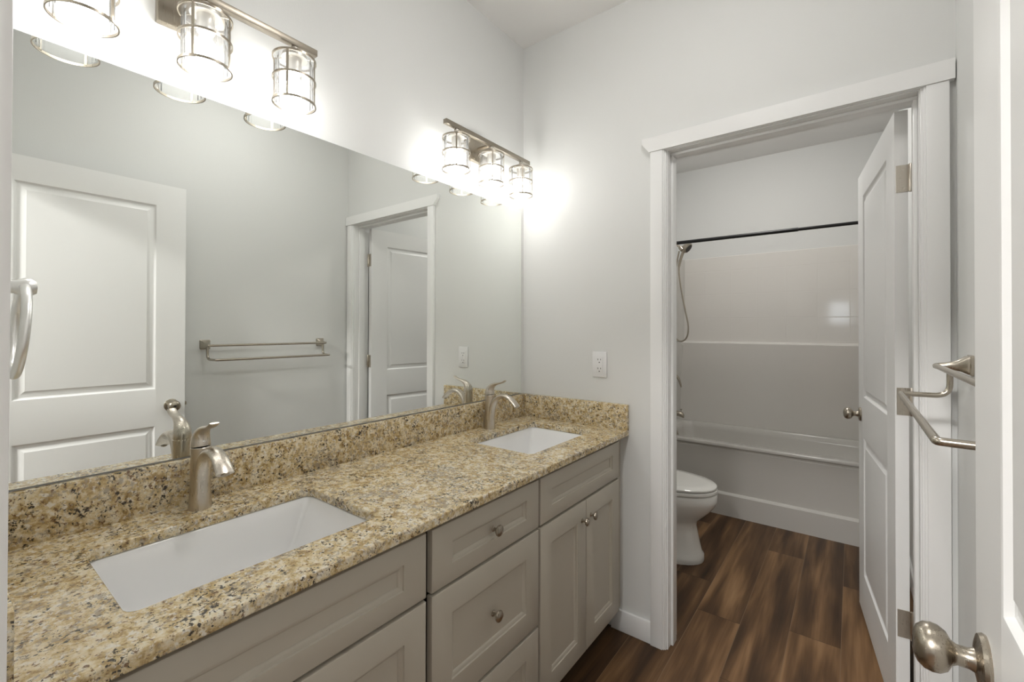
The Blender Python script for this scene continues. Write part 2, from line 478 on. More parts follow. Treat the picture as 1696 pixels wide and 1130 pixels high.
casing_leg(c, OX0 - 0.005, -0.668, YF, -1, OZ + 0.004); casing_leg(c, OX1 + 0.003, 0.231, YF, -1, OZ + 0.004)
head_board(c, -0.672, 0.233, 0.032, 0.010, OZ + 0.004, 2.108, YF, -1)
box(c, OX0 - 0.005, OX1 + 0.005, YF - 0.012, YF, OZ + 0.003, OZ + 0.012, 0.001)
struct('trim_2', c, TRIM, 'white door casing with a flared head board around tub room doorway')
c = bmesh.new()
casing_leg(c, OX0 - 0.005, -0.668, YF2, 1, OZ + 0.004); casing_leg(c, OX1 + 0.012, 0.237, YF2, 1, OZ + 0.004)
box(c, -0.69, 0.24, YF2, YF2 + 0.02, OZ + 0.004, 2.108)
struct('trim_3', c, TRIM, 'white casing on tub room side of doorway')
b = bmesh.new()
for a in ((EX0 - .012, EX0, 2.06), (EX1, EX1 + .012, 2.06)): box(b, a[0], a[1], YN2, YN, 0, a[2])
box(b, EX0 - .012, EX1 + .012, YN2, YN, 2.048, 2.06)
box(b, EX0, EX0 + .011, -0.05, -0.012, 0, 2.04); box(b, EX1 - .011, EX1, -0.05, -0.012, 0, 2.04)
struct('trim_4', b, TRIM, 'white jamb of the entry doorway')
c = bmesh.new()
box(c, -0.668, EX0 - 0.003, YN, YN + 0.0125, 0, 2.06, 0.0015); box(c, EX1 + 0.003, 0.236, YN, YN + 0.0125, 0, 2.06, 0.0015); box(c, -0.70, 0.24, YN, YN + 0.015, 2.06, 2.13)
struct('trim_5', c, TRIM, 'white casing around the entry doorway')

def baseboard(name, x0, x1, y0, y1, label): return struct(name, B(x0, x1, y0, y1, 0, 0.09, 0.003), TRIM, label)
baseboard('baseboard_far', -0.845, -0.668, YF - 0.014, YF, 'white baseboard between vanity and doorway casing')
baseboard('baseboard_right', XR - 0.014, XR, 0.05, YF - 0.019, 'white baseboard under the towel bar')
baseboard('baseboard_tub_right', XR - 0.014, XR, YF2 + 0.02, 3.41, 'white baseboard behind the tub room door')
baseboard('baseboard_tub_left', XT, XT + 0.014, YF2 + 0.02, 3.41, 'white baseboard behind the toilet')

# ------------------------------------------------------------------ panel doors (two raised panels, both faces)
def panel_leaf(w, h, t, panels):
    """slab 0..w along +y, thickness 0..t along +x, 0..h up; panels = [(y0,y1,z0,z1)] stacked"""
    bm = bmesh.new()
    prof = [(0.0, 0.0), (0.004, 0.001), (0.010, 0.008), (0.014, 0.0095), (0.020, 0.0095), (0.024, 0.0085), (0.038, 0.0025), (0.040, 0.0012), (0.043, 0.001)]
    for x, s in ((0.0, 1), (t, -1)):
        def q(a): return bm.faces.new([bm.verts.new((x, p[0], p[1])) for p in a])
        y0, y1 = panels[0][0], panels[0][1]
        q([(0, 0), (y0, 0), (y0, h), (0, h)]); q([(y1, 0), (w, 0), (w, h), (y1, h)])
        zs = [0.0]
        for p in sorted(panels, key=lambda p: p[2]): zs += [p[2], p[3]]
        zs.append(h)
        for i in range(0, len(zs), 2): q([(y0, zs[i]), (y1, zs[i]), (y1, zs[i + 1]), (y0, zs[i + 1])])
        for (a, b, c, d) in panels:
            prev = None
            for ins, dep in prof:
                ring = [bm.verts.new((x + s * dep, yy, zz)) for yy, zz in ((a + ins, c + ins), (b - ins, c + ins), (b - ins, d - ins), (a + ins, d - ins))]
                if prev:
                    for i in range(4): bm.faces.new((prev[i], prev[(i + 1) % 4], ring[(i + 1) % 4], ring[i]))
                prev = ring
            bm.faces.new(prev)
    def e(*p): bm.faces.new([bm.verts.new(v) for v in p])
    e((0, 0, 0), (t, 0, 0), (t, 0, h), (0, 0, h)); e((0, w, 0), (t, w, 0), (t, w, h), (0, w, h))
    e((0, 0, 0), (t, 0, 0), (t, w, 0), (0, w, 0)); e((0, 0, h), (t, 0, h), (t, w, h), (0, w, h))
    bmesh.ops.remove_doubles(bm, verts=bm.verts, dist=1e-5)
    return bm

def knob_bm(o, ax, oval=1.0):
    bm = bmesh.new()
    lathe(bm, [(0.001, 0.0), (0.031, 0.0), (0.032, 0.003), (0.030, 0.007), (0.024, 0.009), (0.0135, 0.011), (0.0115, 0.016), (0.0115, 0.026), (0.0145, 0.031),
               (0.022, 0.035), (0.0265, 0.042), (0.0275, 0.049), (0.026, 0.056), (0.021, 0.062), (0.013, 0.0655), (0.007, 0.066), (0.006, 0.0645), (0.001, 0.0645)], o, ax, 32)
    return bm

def hinge_bm(zc, x_leaf0, x_leaf1, y, barrel):
    bm = bmesh.new()
    box(bm, x_leaf0, x_leaf1, y - 0.0012, y + 0.0008, zc - 0.045, zc + 0.045, 0.0005, 1)
    lathe(bm, [(0.0055, -0.046), (0.0062, -0.044), (0.0062, 0.044), (0.0055, 0.046)], (barrel[0], barrel[1], zc), (0, 0, 1), 12)
    for k, dz in enumerate((-0.032, 0.0, 0.032)):
        lathe(bm, [(0.0042, 0.0), (0.0042, 0.0008), (0.0022, 0.0004)], (x_leaf0 + (0.010 if k == 1 else 0.019), y - 0.0012, zc + dz), (0, -1, 0), 10)
    return bm

# tub room door: swings into the tub room, hinged at the right jamb
ang = math.atan2(0.088, 0.757)
d1 = thing('door_1', 'white two panel door standing open into the tub room', 'door', (0.113, 1.9465, 0.012), ang, kind='structure')
obj('door_leaf', panel_leaf(0.762, 2.022, 0.035, [(0.125, 0.637, 0.988, 1.91), (0.125, 0.637, 0.18, 0.808)]), DOORM, d1, local=True, angle=20)
for zc in (1.808, 1.073, 0.344):
    hb = hinge_bm(zc - 0.012, 0.004, 0.037, -0.0005, (0.0415, -0.004))
    # jamb plate
    hj = obj('hinge', hb, NICK, d1, local=True)
kn = obj('door_knob', knob_bm((0, 0.703, 0.903), (-1, 0, 0)), NICKD, d1, local=True); kn['label'] = 'dark nickel round door knob'
obj('door_knob', knob_bm((0.035, 0.703, 0.903), (1, 0, 0)), NICKD, d1, local=True)
obj('latch', B(0.006, 0.029, 0.7612, 0.7635, 0.875, 0.931), NICK, d1, local=True)

# entry door: open flat in front of the right wall
d2 = thing('door_2', 'white two panel entry door opened back beside the camera', 'door', (0.126, 0.072, 0.012), 0.0, kind='structure')
obj('door_leaf', panel_leaf(0.747, 2.026, 0.035, [(0.138, 0.626, 0.988, 1.921), (0.138, 0.626, 0.185, 0.809)]), DOORM, d2, local=True, angle=20)
kb = obj('door_knob', knob_bm((0, 0.688, 0.903), (-1, 0, 0)), NICKD, d2, local=True)
obj('keyhole', lathe(bmesh.new(), [(0.001, 0.0), (0.006, 0.0), (0.006, 0.0015), (0.001, 0.0015)], (-0.0645, 0.688, 0.903), (-1, 0, 0), 12), DARK, kb, local=True)
obj('door_knob', knob_bm((0.035, 0.688, 0.903), (1, 0, 0)), NICKD, d2, local=True)
lb = B(0.006, 0.029, 0.7462, 0.7485, 0.875, 0.931); box(lb, 0.011, 0.024, 0.747, 0.758, 0.896, 0.912)
obj('latch', lb, NICK, d2, local=True)
for zc in (1.80, 1.06, 0.33):
    obj('hinge', hinge_bm(zc, 0.002, 0.033, -0.0005, (0.038, -0.004)), NICK, d2, local=True)

# ------------------------------------------------------------------ vanity cabinets
CZ0, CZ1 = 0.10, CB - 0.001
def carcass(y0, y1, dividers=()):
    bm = bmesh.new(); xb = XM + 0.003; xf = CAB - 0.019
    box(bm, xb, xf, y0, y0 + 0.016, CZ0, CZ1); box(bm, xb, xf, y1 - 0.016, y1, CZ0, CZ1)
    box(bm, xb, xb + 0.012, y0, y1, CZ0, CZ1); box(bm, xb, xf, y0, y1, CZ0, CZ0 + 0.016)
    # face frame
    box(bm, xf - 0.019, xf, y0, y0 + 0.035, CZ0, CZ1); box(bm, xf - 0.019, xf, y1 - 0.035, y1, CZ0, CZ1)
    box(bm, xf - 0.019, xf, y0, y1, CZ1 - 0.03, CZ1); box(bm, xf - 0.019, xf, y0, y1, CZ0, CZ0 + 0.035)
    for z in dividers: box(bm, xf - 0.019, xf, y0, y1, z - 0.02, z + 0.02)
    # toe kick
    box(bm, xf - 0.075, xf - 0.06, y0, y1, 0, CZ0)
    return bm

def front(y0, y1, z0, z1, fy=0.068, fz=None):
    """five-piece front with a stepped recessed panel; faces +x at CAB"""
    fz = fz or fy
    bm = bmesh.new(); x1 = CAB; x0 = CAB - 0.018
    rings = [(0.0, x0), (0.0, x1 - 0.003), (0.0008, x1 - 0.0012), (0.003, x1)]
    def ring(iy, iz, x): return [Vector((x, y0 + iy, z0 + iz)), Vector((x, y1 - iy, z0 + iz)), Vector((x, y1 - iy, z1 - iz)), Vector((x, y0 + iy, z1 - iz))]
    rs = [ring(i, i, x) for i, x in rings]
    for i, dx in ((0.0, 0.0), (0.0015, -0.0035), (0.006, -0.0045), (0.011, -0.0075), (0.012, -0.0095)):
        rs.append(ring(fy + i, fz + i, x1 + dx))
    return loft(bm, rs)

def cab_knob(y, z):
    bm = bmesh.new()
    lathe(bm, [(0.0085, 0.0), (0.0085, 0.0015), (0.005, 0.004), (0.0045, 0.012), (0.007, 0.015), (0.0135, 0.0175), (0.0155, 0.021), (0.0145, 0.0245), (0.009, 0.027), (0.001, 0.028)], (CAB, y, z), (1, 0, 0), 24)
    return bm

def cabinet(name, label, y0, y1, div):
    t = thing(name, label, 'cabinet', ((XM + CAB) / 2, (y0 + y1) / 2, 0))
    obj('carcass', carcass(y0, y1, div), CABM, t, angle=20)
    return t
LY0, LY1, MY1, RY1 = 0.040, 0.714, 1.182, 1.806
GAP = 0.0055
c1 = cabinet('sink_cabinet', 'greige sink base cabinet under the near sink beside the entry', LY0, LY1, (0.677,))
obj('false_drawer_front', front(LY0 + GAP, LY1 - GAP, 0.682, 0.832, 0.066, 0.046), CABM, c1)
mid = (LY0 + LY1) / 2
for a, b_, ky in ((LY0 + GAP, mid - 0.0015, mid - 0.036), (mid + 0.0015, LY1 - GAP, mid + 0.036)):
    d = obj('cabinet_door', front(a, b_, 0.112, 0.673, 0.064), CABM, c1)
    obj('knob', cab_knob(ky, 0.606), NICKD, d)
c2 = cabinet('drawer_cabinet', 'greige drawer base cabinet with three drawers between the sink cabinets', LY1, MY1, (0.677, 0.367))
for z0, z1, fz in ((0.682, 0.832, 0.046), (0.374, 0.674, 0.066), (0.112, 0.366, 0.066)):
    d = obj('drawer_front', front(LY1 + 0.012, MY1 - GAP, z0, z1, 0.066, fz), CABM, c2)
    obj('knob', cab_knob((LY1 + MY1) / 2 + 0.004, (z0 + z1) / 2), NICKD, d)
c3 = cabinet('sink_cabinet', 'greige sink base cabinet under the far sink beside the far wall', MY1, RY1, (0.677,))
obj('false_drawer_front', front(MY1 + GAP, 1.788, 0.682, 0.832, 0.066, 0.046), CABM, c3)
for a, b_, ky in ((MY1 + GAP, 1.4935, 1.463), (1.4965, 1.788, 1.530)):
    d = obj('cabinet_door', front(a, b_, 0.112, 0.673, 0.066), CABM, c3)
    obj('knob', cab_knob(ky, 0.606), NICKD, d)
obj('filler_strip', B(CAB - 0.036, CAB - 0.018, RY1, YF - 0.001, CZ0, CZ1), CABM, c3)

# ------------------------------------------------------------------ countertop with two sink cutouts, splashes
SINKS = [(-1.190, -0.880, 0.187, 0.640), (-1.196, -0.888, 1.277, 1.728)]
CY0, CY1 = YN + 0.001, YF - 0.001
def counter():
    bm = bmesh.new()
    outer = [(XM + 0.001, CY0), (CXF, CY0), (CXF, CY1), (XM + 0.001, CY1)]
    loops = [[Vector((x, y, 0)) for x, y in outer]] + [rrect(*s, 0.022, 0) for s in SINKS]
    top_loops, bot_loops = [], []
    for z, store in ((CT, top_loops), (CB, bot_loops)):
        eds = []
        for lp in loops:
            vs = [bm.verts.new((p.x, p.y, z)) for p in lp]
            store.append(vs)
            for i in range(len(vs)): eds.append(bm.edges.new((vs[i], vs[(i + 1) % len(vs)])))
        bmesh.ops.triangle_fill(bm, edges=eds, use_beauty=True, use_dissolve=False)
    for a, b_ in zip(top_loops, bot_loops):
        for i in range(len(a)):
            j = (i + 1) % len(a); bm.faces.new((a[i], a[j], b_[j], b_[i]))
    return bm
ct = single('countertop', counter(), GRAN, 'speckled tan granite countertop with two sink cutouts', 'countertop', angle=30)
bv = ct.modifiers.new('edge', 'BEVEL'); bv.width = 0.003; bv.segments = 2; bv.limit_method = 'ANGLE'; bv.angle_limit = math.radians(60)
single('backsplash', B(XM + 0.001, XM + 0.021, CY0, CY1, CT, SPL, 0.0015), GRAN, 'long granite backsplash along the wall under the mirror', 'backsplash')
single('backsplash', B(XM + 0.0215, CXF, YF - 0.021, YF - 0.001, CT, SPL, 0.0015), GRAN, 'short granite side splash below the outlet on the far wall', 'backsplash')
single('backsplash', B(XM + 0.0215, CXF, CY0, CY0 + 0.029, CT, SPL, 0.0015), GRAN, 'short granite side splash at the entry end of the counter', 'backsplash')

def sink(x0, x1, y0, y1, label):
    t = thing('undermount_sink', label, 'sink', ((x0 + x1) / 2, (y0 + y1) / 2, 0.70), group='undermount sinks in the countertop')
    z = CB - 0.0005
    R_ = lambda g, r, zz, gy=None: rrect(x0 + g, x1 - g, y0 + (g if gy is None else gy), y1 - (g if gy is None else gy), r, zz)
    rings = [R_(-0.018, 0.03, z - 0.010), R_(-0.018, 0.03, z), R_(-0.003, 0.020, z), R_(0.0, 0.018, z - 0.003), R_(0.006, 0.013, z - 0.03, 0.014), R_(0.017, 0.012, z - 0.10, 0.046),
             R_(0.024, 0.014, z - 0.126, 0.062), R_(0.038, 0.02, z - 0.138, 0.082), R_(0.06, 0.03, z - 0.142, 0.11)]
    rings.append([Vector(((x0 + x1) / 2 - 0.02, (y0 + y1) / 2, z - 0.147)) + (p - Vector(((x0 + x1) / 2, (y0 + y1) / 2, p.z))) * 0.12 for p in R_(0.06, 0.03, z - 0.147, 0.11)])
    bm = loft(bmesh.new(), rings, cap0=False, cap1=True)
    # outside shell
    outer = [R_(-0.018, 0.03, z - 0.010), R_(-0.006, 0.028, z - 0.012), R_(0.002, 0.03, z - 0.10), R_(0.02, 0.03, z - 0.150)]
    loft(bm, outer, cap0=False, cap1=True)
    bmesh.ops.remove_doubles(bm, verts=bm.verts, dist=1e-5)
    obj('basin', bm, PORC, t, angle=50)
    dr = lathe(bmesh.new(), [(0.0215, 0.0), (0.0215, 0.003), (0.017, 0.0045), (0.012, 0.0035), (0.001, 0.0042)], ((x0 + x1) / 2 - 0.02, (y0 + y1) / 2, z - 0.146), (0, 0, 1), 24)
    obj('drain', dr, NICK, t)
    return t
sink(*SINKS[0], 'white rectangular undermount sink nearest the entry')
sink(*SINKS[1], 'white rectangular undermount sink by the far wall')

# ------------------------------------------------------------------ faucets
def faucet():
    t = thing('faucet', 'brushed nickel single lever faucet behind the near sink', 'faucet', (-1.262, 0.405, CT), group='single lever faucets')
    n = 28
    def ell(cx, z, rx, ry, tilt=0.0):
        return [Vector((cx + rx * math.cos(2 * math.pi * k / n), ry * math.sin(2 * math.pi * k / n), z + tilt * math.cos(2 * math.pi * k / n))) for k in range(n)]
    body = loft(bmesh.new(), [ell(0, 0, .0245, .0245), ell(0, .003, .0245, .0245), ell(-.0005, .02, .0232, .0232), ell(-.001, .045, .0215, .0215), ell(-.001, .075, .0203, .0205),
                              ell(0, .105, .0202, .0208), ell(.001, .130, .0206, .0212), ell(.001, .1475, .0208, .0214), ell(.001, .1488, .0198, .0204)])
    obj('body', body, NICK, t, local=True)
    pts = [(.006, 0, .004), (.007, 0, .035), (.010, 0, .070), (.019, 0, .104), (.036, 0, .131), (.060, 0, .1465), (.086, 0, .150), (.112, 0, .142), (.134, 0, .127), (.150, 0, .111)]
    rad = [(.0205, .019), (.0195, .0175), (.0183, .0155), (.0172, .0135), (.0165, .0115), (.0162, .0100), (.0165, .0090), (.0172, .0082), (.0182, .0074), (.0190, .0068)]
    sp = sweep(bmesh.new(), smooth_path(pts, 5), interp(rad, 5), 24, up=(0, 1, 0))
    obj('spout', sp, NICK, t, local=True, angle=50)
    ae = lathe(bmesh.new(), [(.0085, 0), (.0085, .0025), (.006, .0022)], (.1482, 0, .1105), Vector((.62, 0, -.78)), 16)
    obj('aerator', ae, NICKD, t, local=True)
    lv = [(.001, 0, .1500), (.000, 0, .160), (.002, 0, .172), (.010, 0, .1845), (.024, 0, .1945), (.042, 0, .2005), (.060, 0, .2040), (.076, 0, .2100), (.086, 0, .2165)]
    lr = [(.0212, .0206), (.0208, .0206), (.0192, .0180), (.0165, .0125), (.0138, .0082), (.0122, .0052), (.0118, .0038), (.0118, .0030), (.0100, .0020)]
    L = sweep(bmesh.new(), smooth_path(lv, 4), interp(lr, 4), 24, up=(0, 1, 0))
    lev = obj('lever', L, NICK, t, local=True, angle=50)
    obj('set_screw_cap', lathe(bmesh.new(), [(.0028, 0), (.0026, .0012), (.001, .0016)], (.0205, 0, .164), (1, 0, 0.1), 10), CHROME, lev, local=True)
    lr_ = lathe(bmesh.new(), [(.0022, 0), (.0022, .062), (.0045, .066), (.0055, .071), (.0045, .076), (.001, .078)], (-.034, 0, 0), (0, 0, 1), 14)
    obj('drain_lift_rod', lr_, NICK, t, local=True)
    return t
f1 = faucet()
f2 = copy_tree(f1); f2.location = (-1.262, 1.495, CT); f2['label'] = 'brushed nickel single lever faucet behind the far sink'

# ------------------------------------------------------------------ mirror
mb = bmesh.new(); box(mb, XM + 0.0012, XM + 0.0065, 0.06, 1.814, SPL + 0.0045, 1.905)
mo = single('wall_mirror', mb, [MIRR, MEDGE], 'large frameless rectangular mirror above the granite backsplash', 'mirror', smooth=False)
for p in mo.data.polygons: p.material_index = 0 if p.normal.x > 0.9 else 1

# ------------------------------------------------------------------ vanity lights
def vanity_light():
    t = thing('vanity_light', 'three shade nickel vanity light above the near sink', 'wall light', (XM, 0.402, 2.10), group='nickel vanity lights above the mirror')
    obj('backplate', B(0.001, 0.022, -0.076, 0.076, -0.056, 0.056, 0.004), NICKD, t, local=True)
    obj('arm', sweep(bmesh.new(), [(0.02, 0, 0.005), (0.09, 0, 0.005)], 0.0075, 14), NICKD, t, local=True)
    obj('crossbar', B(0.086, 0.104, -0.278, 0.278, -0.003, 0.015, 0.001), BRNZ, t, local=True)
    cx = 0.095; zt, zb = -0.040, -0.164
    for y in (-0.215, 0.0, 0.215):
        so = lathe(bmesh.new(), [(.005, -0.003), (.009, -0.006), (.010, -0.011), (.0055, -0.013), (.0055, -0.018), (.022, -0.021), (.031, -0.027), (.034, -0.036), (.0335, -0.038), (.019, -0.038),
                                 (.0185, -0.040), (.0185, -0.078), (.017, -0.080), (.001, -0.080)], (cx, y, 0), (0, 0, 1), 28)
        s = obj('socket', so, SOCK, t, local=True)
        bu = lathe(bmesh.new(), [(.012, -0.0802), (.0125, -0.088), (.0135, -0.094), (.019, -0.102), (.0245, -0.111), (.0265, -0.122), (.0245, -0.134), (.018, -0.143), (.009, -0.1475), (.001, -0.1485)], (cx, y, 0), (0, 0, 1), 24)
        obj('bulb', bu, LIT, t, local=True)
        n = 48
        def circ(r, z, rib=0.0): return [Vector((cx + (r + rib * (k % 2)) * math.cos(2 * math.pi * k / n), y + (r + rib * (k % 2)) * math.sin(2 * math.pi * k / n), z)) for k in range(n)]
        g = loft(bmesh.new(), [circ(.0475, zt + 0.001, .0012), circ(.0475, zb + 0.001, .0012), circ(.0445, zb + 0.001), circ(.0445, zt + 0.001)], closed=True)
        sh = obj('glass_shade', g, SHADE, t, local=True, angle=8)
        cg = bmesh.new()
        for z in (zt, (zt + zb) / 2 + 0.004, zb):
            nn = 40
            def cc(r, zz): return [Vector((cx + r * math.cos(2 * math.pi * k / nn), y + r * math.sin(2 * math.pi * k / nn), zz)) for k in range(nn)]
            loft(cg, [cc(.0562, z - .0029), cc(.0562, z + .0029), cc(.0535, z + .0029), cc(.0535, z - .0029)], closed=True)
        for a in (45, 135, 225, 315):
            ca, sa = math.cos(math.radians(a)), math.sin(math.radians(a))
            p = Vector((cx + .0535 * ca, y + .0535 * sa, 0)); tg = Vector((-sa, ca, 0)) * .0029; rd = Vector((ca, sa, 0)) * .0012
            loft(cg, [[p + tg + rd + Vector((0, 0, z)), p - tg + rd + Vector((0, 0, z)), p - tg - rd + Vector((0, 0, z)), p + tg - rd + Vector((0, 0, z))] for z in (zb, zt)])
        # spider holding the cage to the socket cup
        for a in (45, 135, 225, 315):
            ca, sa = math.cos(math.radians(a)), math.sin(math.radians(a))
            sweep(cg, [(cx + .031 * ca, y + .031 * sa, zt + .004), (cx + .0545 * ca, y + .0545 * sa, zt)], .0014, 6)
        obj('wire_cage', cg, NICKD, sh, local=True)
    return t
v1 = vanity_light()
v2 = copy_tree(v1); v2.location = (XM, 1.474, 2.10); v2['label'] = 'three shade nickel vanity light above the far sink'

# ------------------------------------------------------------------ outlet
ol = thing('wall_outlet', 'white duplex outlet with screwless plate on the far wall', 'outlet', (-0.905, YF, 1.15))
obj('cover_plate', B(-0.940, -0.870, YF - 0.006, YF - 0.0005, 1.0925, 1.2075, 0.0025), PLAST, ol)
rc = obj('receptacle', B(-0.9215, -0.8885, YF - 0.0075, YF - 0.005, 1.1165, 1.1835, 0.0008), PLAST, ol)
for zc in (1.172, 1.132):
    sb = bmesh.new()
    box(sb, -0.9130, -0.9105, YF - 0.0079, YF - 0.0074, zc - 0.0035, zc + 0.0040); box(sb, -0.8995, -0.8970, YF - 0.0079, YF - 0.0074, zc - 0.0028, zc + 0.0034)
    lathe(sb, [(.0026, 0), (.0026, .0005)], (-0.905, YF - 0.0074, zc - 0.0125), (0, -1, 0), 12)
    obj('socket_slots', sb, DARK, rc)

# ------------------------------------------------------------------ double towel bar on the right wall
TB0, TB1, TZ = 0.947, 1.628, 1.218
tb = thing('towel_bar', 'brushed nickel double towel bar on the right wall', 'towel bar', (XR, (TB0 + TB1) / 2, TZ))
for y, s in ((TB0, 1), (TB1, -1)):
    fl = bmesh.new()
    def sq(hw, x, dz=0.0, e=8.0):
        out = []
        for k in range(32):
            q = 2 * math.pi * (k + .5) / 32; cq, sq_ = math.cos(q), math.sin(q)
            out.append(Vector((x, y + hw * math.copysign(abs(cq) ** (2 / e), cq), TZ + dz + hw * math.copysign(abs(sq_) ** (2 / e), sq_))))
        return out
    loft(fl, [sq(.026, XR - .0005, 0, 14), sq(.026, XR - .006, 0, 14), sq(.0235, XR - .008, 0, 12), sq(.023, XR - .012, 0, 8), sq(.0165, XR - .022, -.001, 5), sq(.0125, XR - .034, -.003, 3), sq(.0095, XR - .050, -.004, 2.2), sq(.0075, XR - .070, -.005, 2), sq(.004, XR - .0745, -.005, 2)])
    obj('mounting_post', fl, BARM, tb, angle=25)
    arm = bend_path([(XR - .042, y, TZ - .006), (XR - .042, y, TZ - .083), (XR - .141, y + s * .010, TZ - .083), (XR - .141, y + s * .030, TZ - .083)], [.032, .008], 8)
    obj('support_arm', sweep(bmesh.new(), arm, .0068, 14), BARM, tb)
obj('upper_bar', sweep(bmesh.new(), [(XR - .068, TB0 - .008, TZ - .005), (XR - .068, TB1 + .008, TZ - .005)], .0068, 16), BARM, tb)
obj('lower_bar', sweep(bmesh.new(), [(XR - .141, TB0 + .020, TZ - .083), (XR - .141, TB1 - .020, TZ - .083)], .0070, 16), BARM, tb)

# ------------------------------------------------------------------ towel ring on the entry wall
tr = thing('towel_ring', 'satin silver towel ring hanging on the entry wall by the mirror', 'towel ring', (-1.02, YN, 1.372))
po = bmesh.new()
lathe(po, [(.001, 0.0005), (.026, .0005), (.027, .004), (.024, .010), (.015, .020), (.0105, .030), (.0100, .043), (.0115, .050), (.0140, .057), (.0138, .064), (.0095, .0705), (.001, .072)], (-1.02, YN, 1.372), (0, 1, 0), 28)
obj('post', po, SATIN, tr)
rg = [(-1.02 + .070 * math.sin(a), YN + .057 - .005 * (1 - math.cos(a)), 1.372 - .068 * (1 - math.cos(a))) for a in [2 * math.pi * k / 48 for k in range(48)]]
obj('ring', sweep(bmesh.new(), rg, .0062, 14, closed=True), SATIN, tr)

# ------------------------------------------------------------------ bathtub, surround and fittings
TX0, TX1, TY0, TY1, TZR = XT + 0.003, XR - 0.003, 3.415, YB - 0.003, 0.50
def tub():
    t = thing('bathtub', 'white acrylic alcove bathtub below the tiled look surround', 'bathtub', ((TX0 + TX1) / 2, (TY0 + TY1) / 2, 0))
    bm = bmesh.new()
    rr = lambda gx0, gx1, gy0, gy1, r, z: rrect(TX0 + gx0, TX1 - gx1, TY0 + gy0, TY1 - gy1, r, z, 8)
    rings = [rr(0, 0, .02, 0, .004, .0), rr(0, 0, .02, 0, .004, TZR - .03), rr(0, 0, .002, 0, .006, TZR - .02), rr(0, 0, 0, 0, .008, TZR - .010), rr(.004, .004, .004, .004, .010, TZR),
             rr(.08, .08, .075, .055, .07, TZR), rr(.088, .088, .083, .063, .07, TZR - .006), rr(.10, .12, .095, .075, .08, TZR - .05),
             rr(.13, .22, .13, .11, .09, .20), rr(.16, .30, .16, .14, .09, .13), rr(.22, .36, .22, .20, .08, .115)]
    loft(bm, rings, cap0=True, cap1=True)
    obj('tub_shell', bm, TUBM, t, angle=40)
    ap = bmesh.new()
    prism(ap, [(TX0, TY0 + .021, .0), (TX0, TY0 - .004, .0), (TX0, TY0 - .004, .146), (TX0, TY0 + .004, .155), (TX0, TY0 + .016, .160), (TX0, TY0 + .018, .455), (TX0, TY0 + .021, .46)], (TX1 - TX0, 0, 0))
    obj('apron', ap, TUBM, t, angle=25)
    ov = lathe(bmesh.new(), [(.001, 0), (.034, 0), (.036, .004), (.034, .010), (.028, .013), (.001, .0135)], (TX0 + .106, 3.80, .43), (1, 0, 0.12), 28)
    o_ = obj('overflow_plate', ov, NICKD, t)
    dr = lathe(bmesh.new(), [(.03, 0), (.03, .003), (.02, .005), (.001, .004)], (TX0 + .33, 3.80, .1145), (0, 0, 1), 20)
    obj('drain', dr, NICKD, t)
    return t
tub()
STOP = 1.94
def surround():
    t = thing('tub_surround', 'glossy white tub surround with embossed tile lines and a long shelf', 'tub surround', ((TX0 + TX1) / 2, YB, TZR))
    b0 = TZR + .001
    back = bmesh.new(); xl, xr_ = TX0 + .030, TX1 - .030
    # profile in (y, z), extruded along x: lower wall, shelf ledge, set-back upper wall, rounded top
    y = YB - .003
    prof = [(y, b0), (y - .046, b0), (y - .046, b0 + .02), (y - .040, 1.165), (y - .044, 1.180), (y - .044, 1.190), (y - .038, 1.197), (y - .016, 1.200), (y - .011, 1.206), (y - .010, STOP - .004), (y - .007, STOP), (y, STOP)]
    prism(back, [(xl, a, z) for a, z in prof], (xr_ - xl, 0, 0))
    obj('back_panel', back, SURR, t, angle=25)
    for x, s, nm in ((TX0, 1, 'side_panel'), (TX1, -1, 'side_panel')):
        sd = bmesh.new()
        box(sd, *sorted((x, x + s * .012)), TY0 + .01, YB - .004, b0, STOP, .003)
        # coved corner
        c = []
        for k in range(9):
            a = math.radians(90 * k / 8); rr_ = .055
            c.append((x + s * (.012 + rr_ - rr_ * math.cos(a)), YB - .003 - .040 - rr_ + rr_ * math.sin(a)))
        poly = [(x + s * .011, YB - .0035)] + c + [(x + s * (.012 + .055), YB - .0035)]
        prism(sd, [(px, py, b0) for px, py in poly], (0, 0, 1.196 - b0))
        c = []
        for k in range(9):
            a = math.radians(90 * k / 8); rr_ = .06
            c.append((x + s * (.012 + rr_ - rr_ * math.cos(a)), YB - .003 - .0105 - rr_ + rr_ * math.sin(a)))
        poly = [(x + s * .011, YB - .0035)] + c + [(x + s * (.012 + .06), YB - .0035)]
        prism(sd, [(px, py, 1.2) for px, py in poly], (0, 0, STOP - 1.2))
        obj(nm, sd, TUBM, t, angle=25)
    return t
surround()

rod = bmesh.new(); RY, RZ = 3.46, 1.967
sweep(rod, [(XT + .014, RY, RZ), (-0.279, RY, RZ)], .0128, 18); sweep(rod, [(-0.28, RY, RZ), (XR - .014, RY, RZ)], .0105, 18)
for x, s in ((XT, 1), (XR, -1)): lathe(rod, [(.001, .001), (.026, .001), (.026, .008), (.020, .02), (.014, .03)], (x, RY, RZ), (s, 0, 0), 20)
single('shower_curtain_rod', rod, BLACK, 'black telescoping shower curtain rod across the tub alcove', 'shower rod')

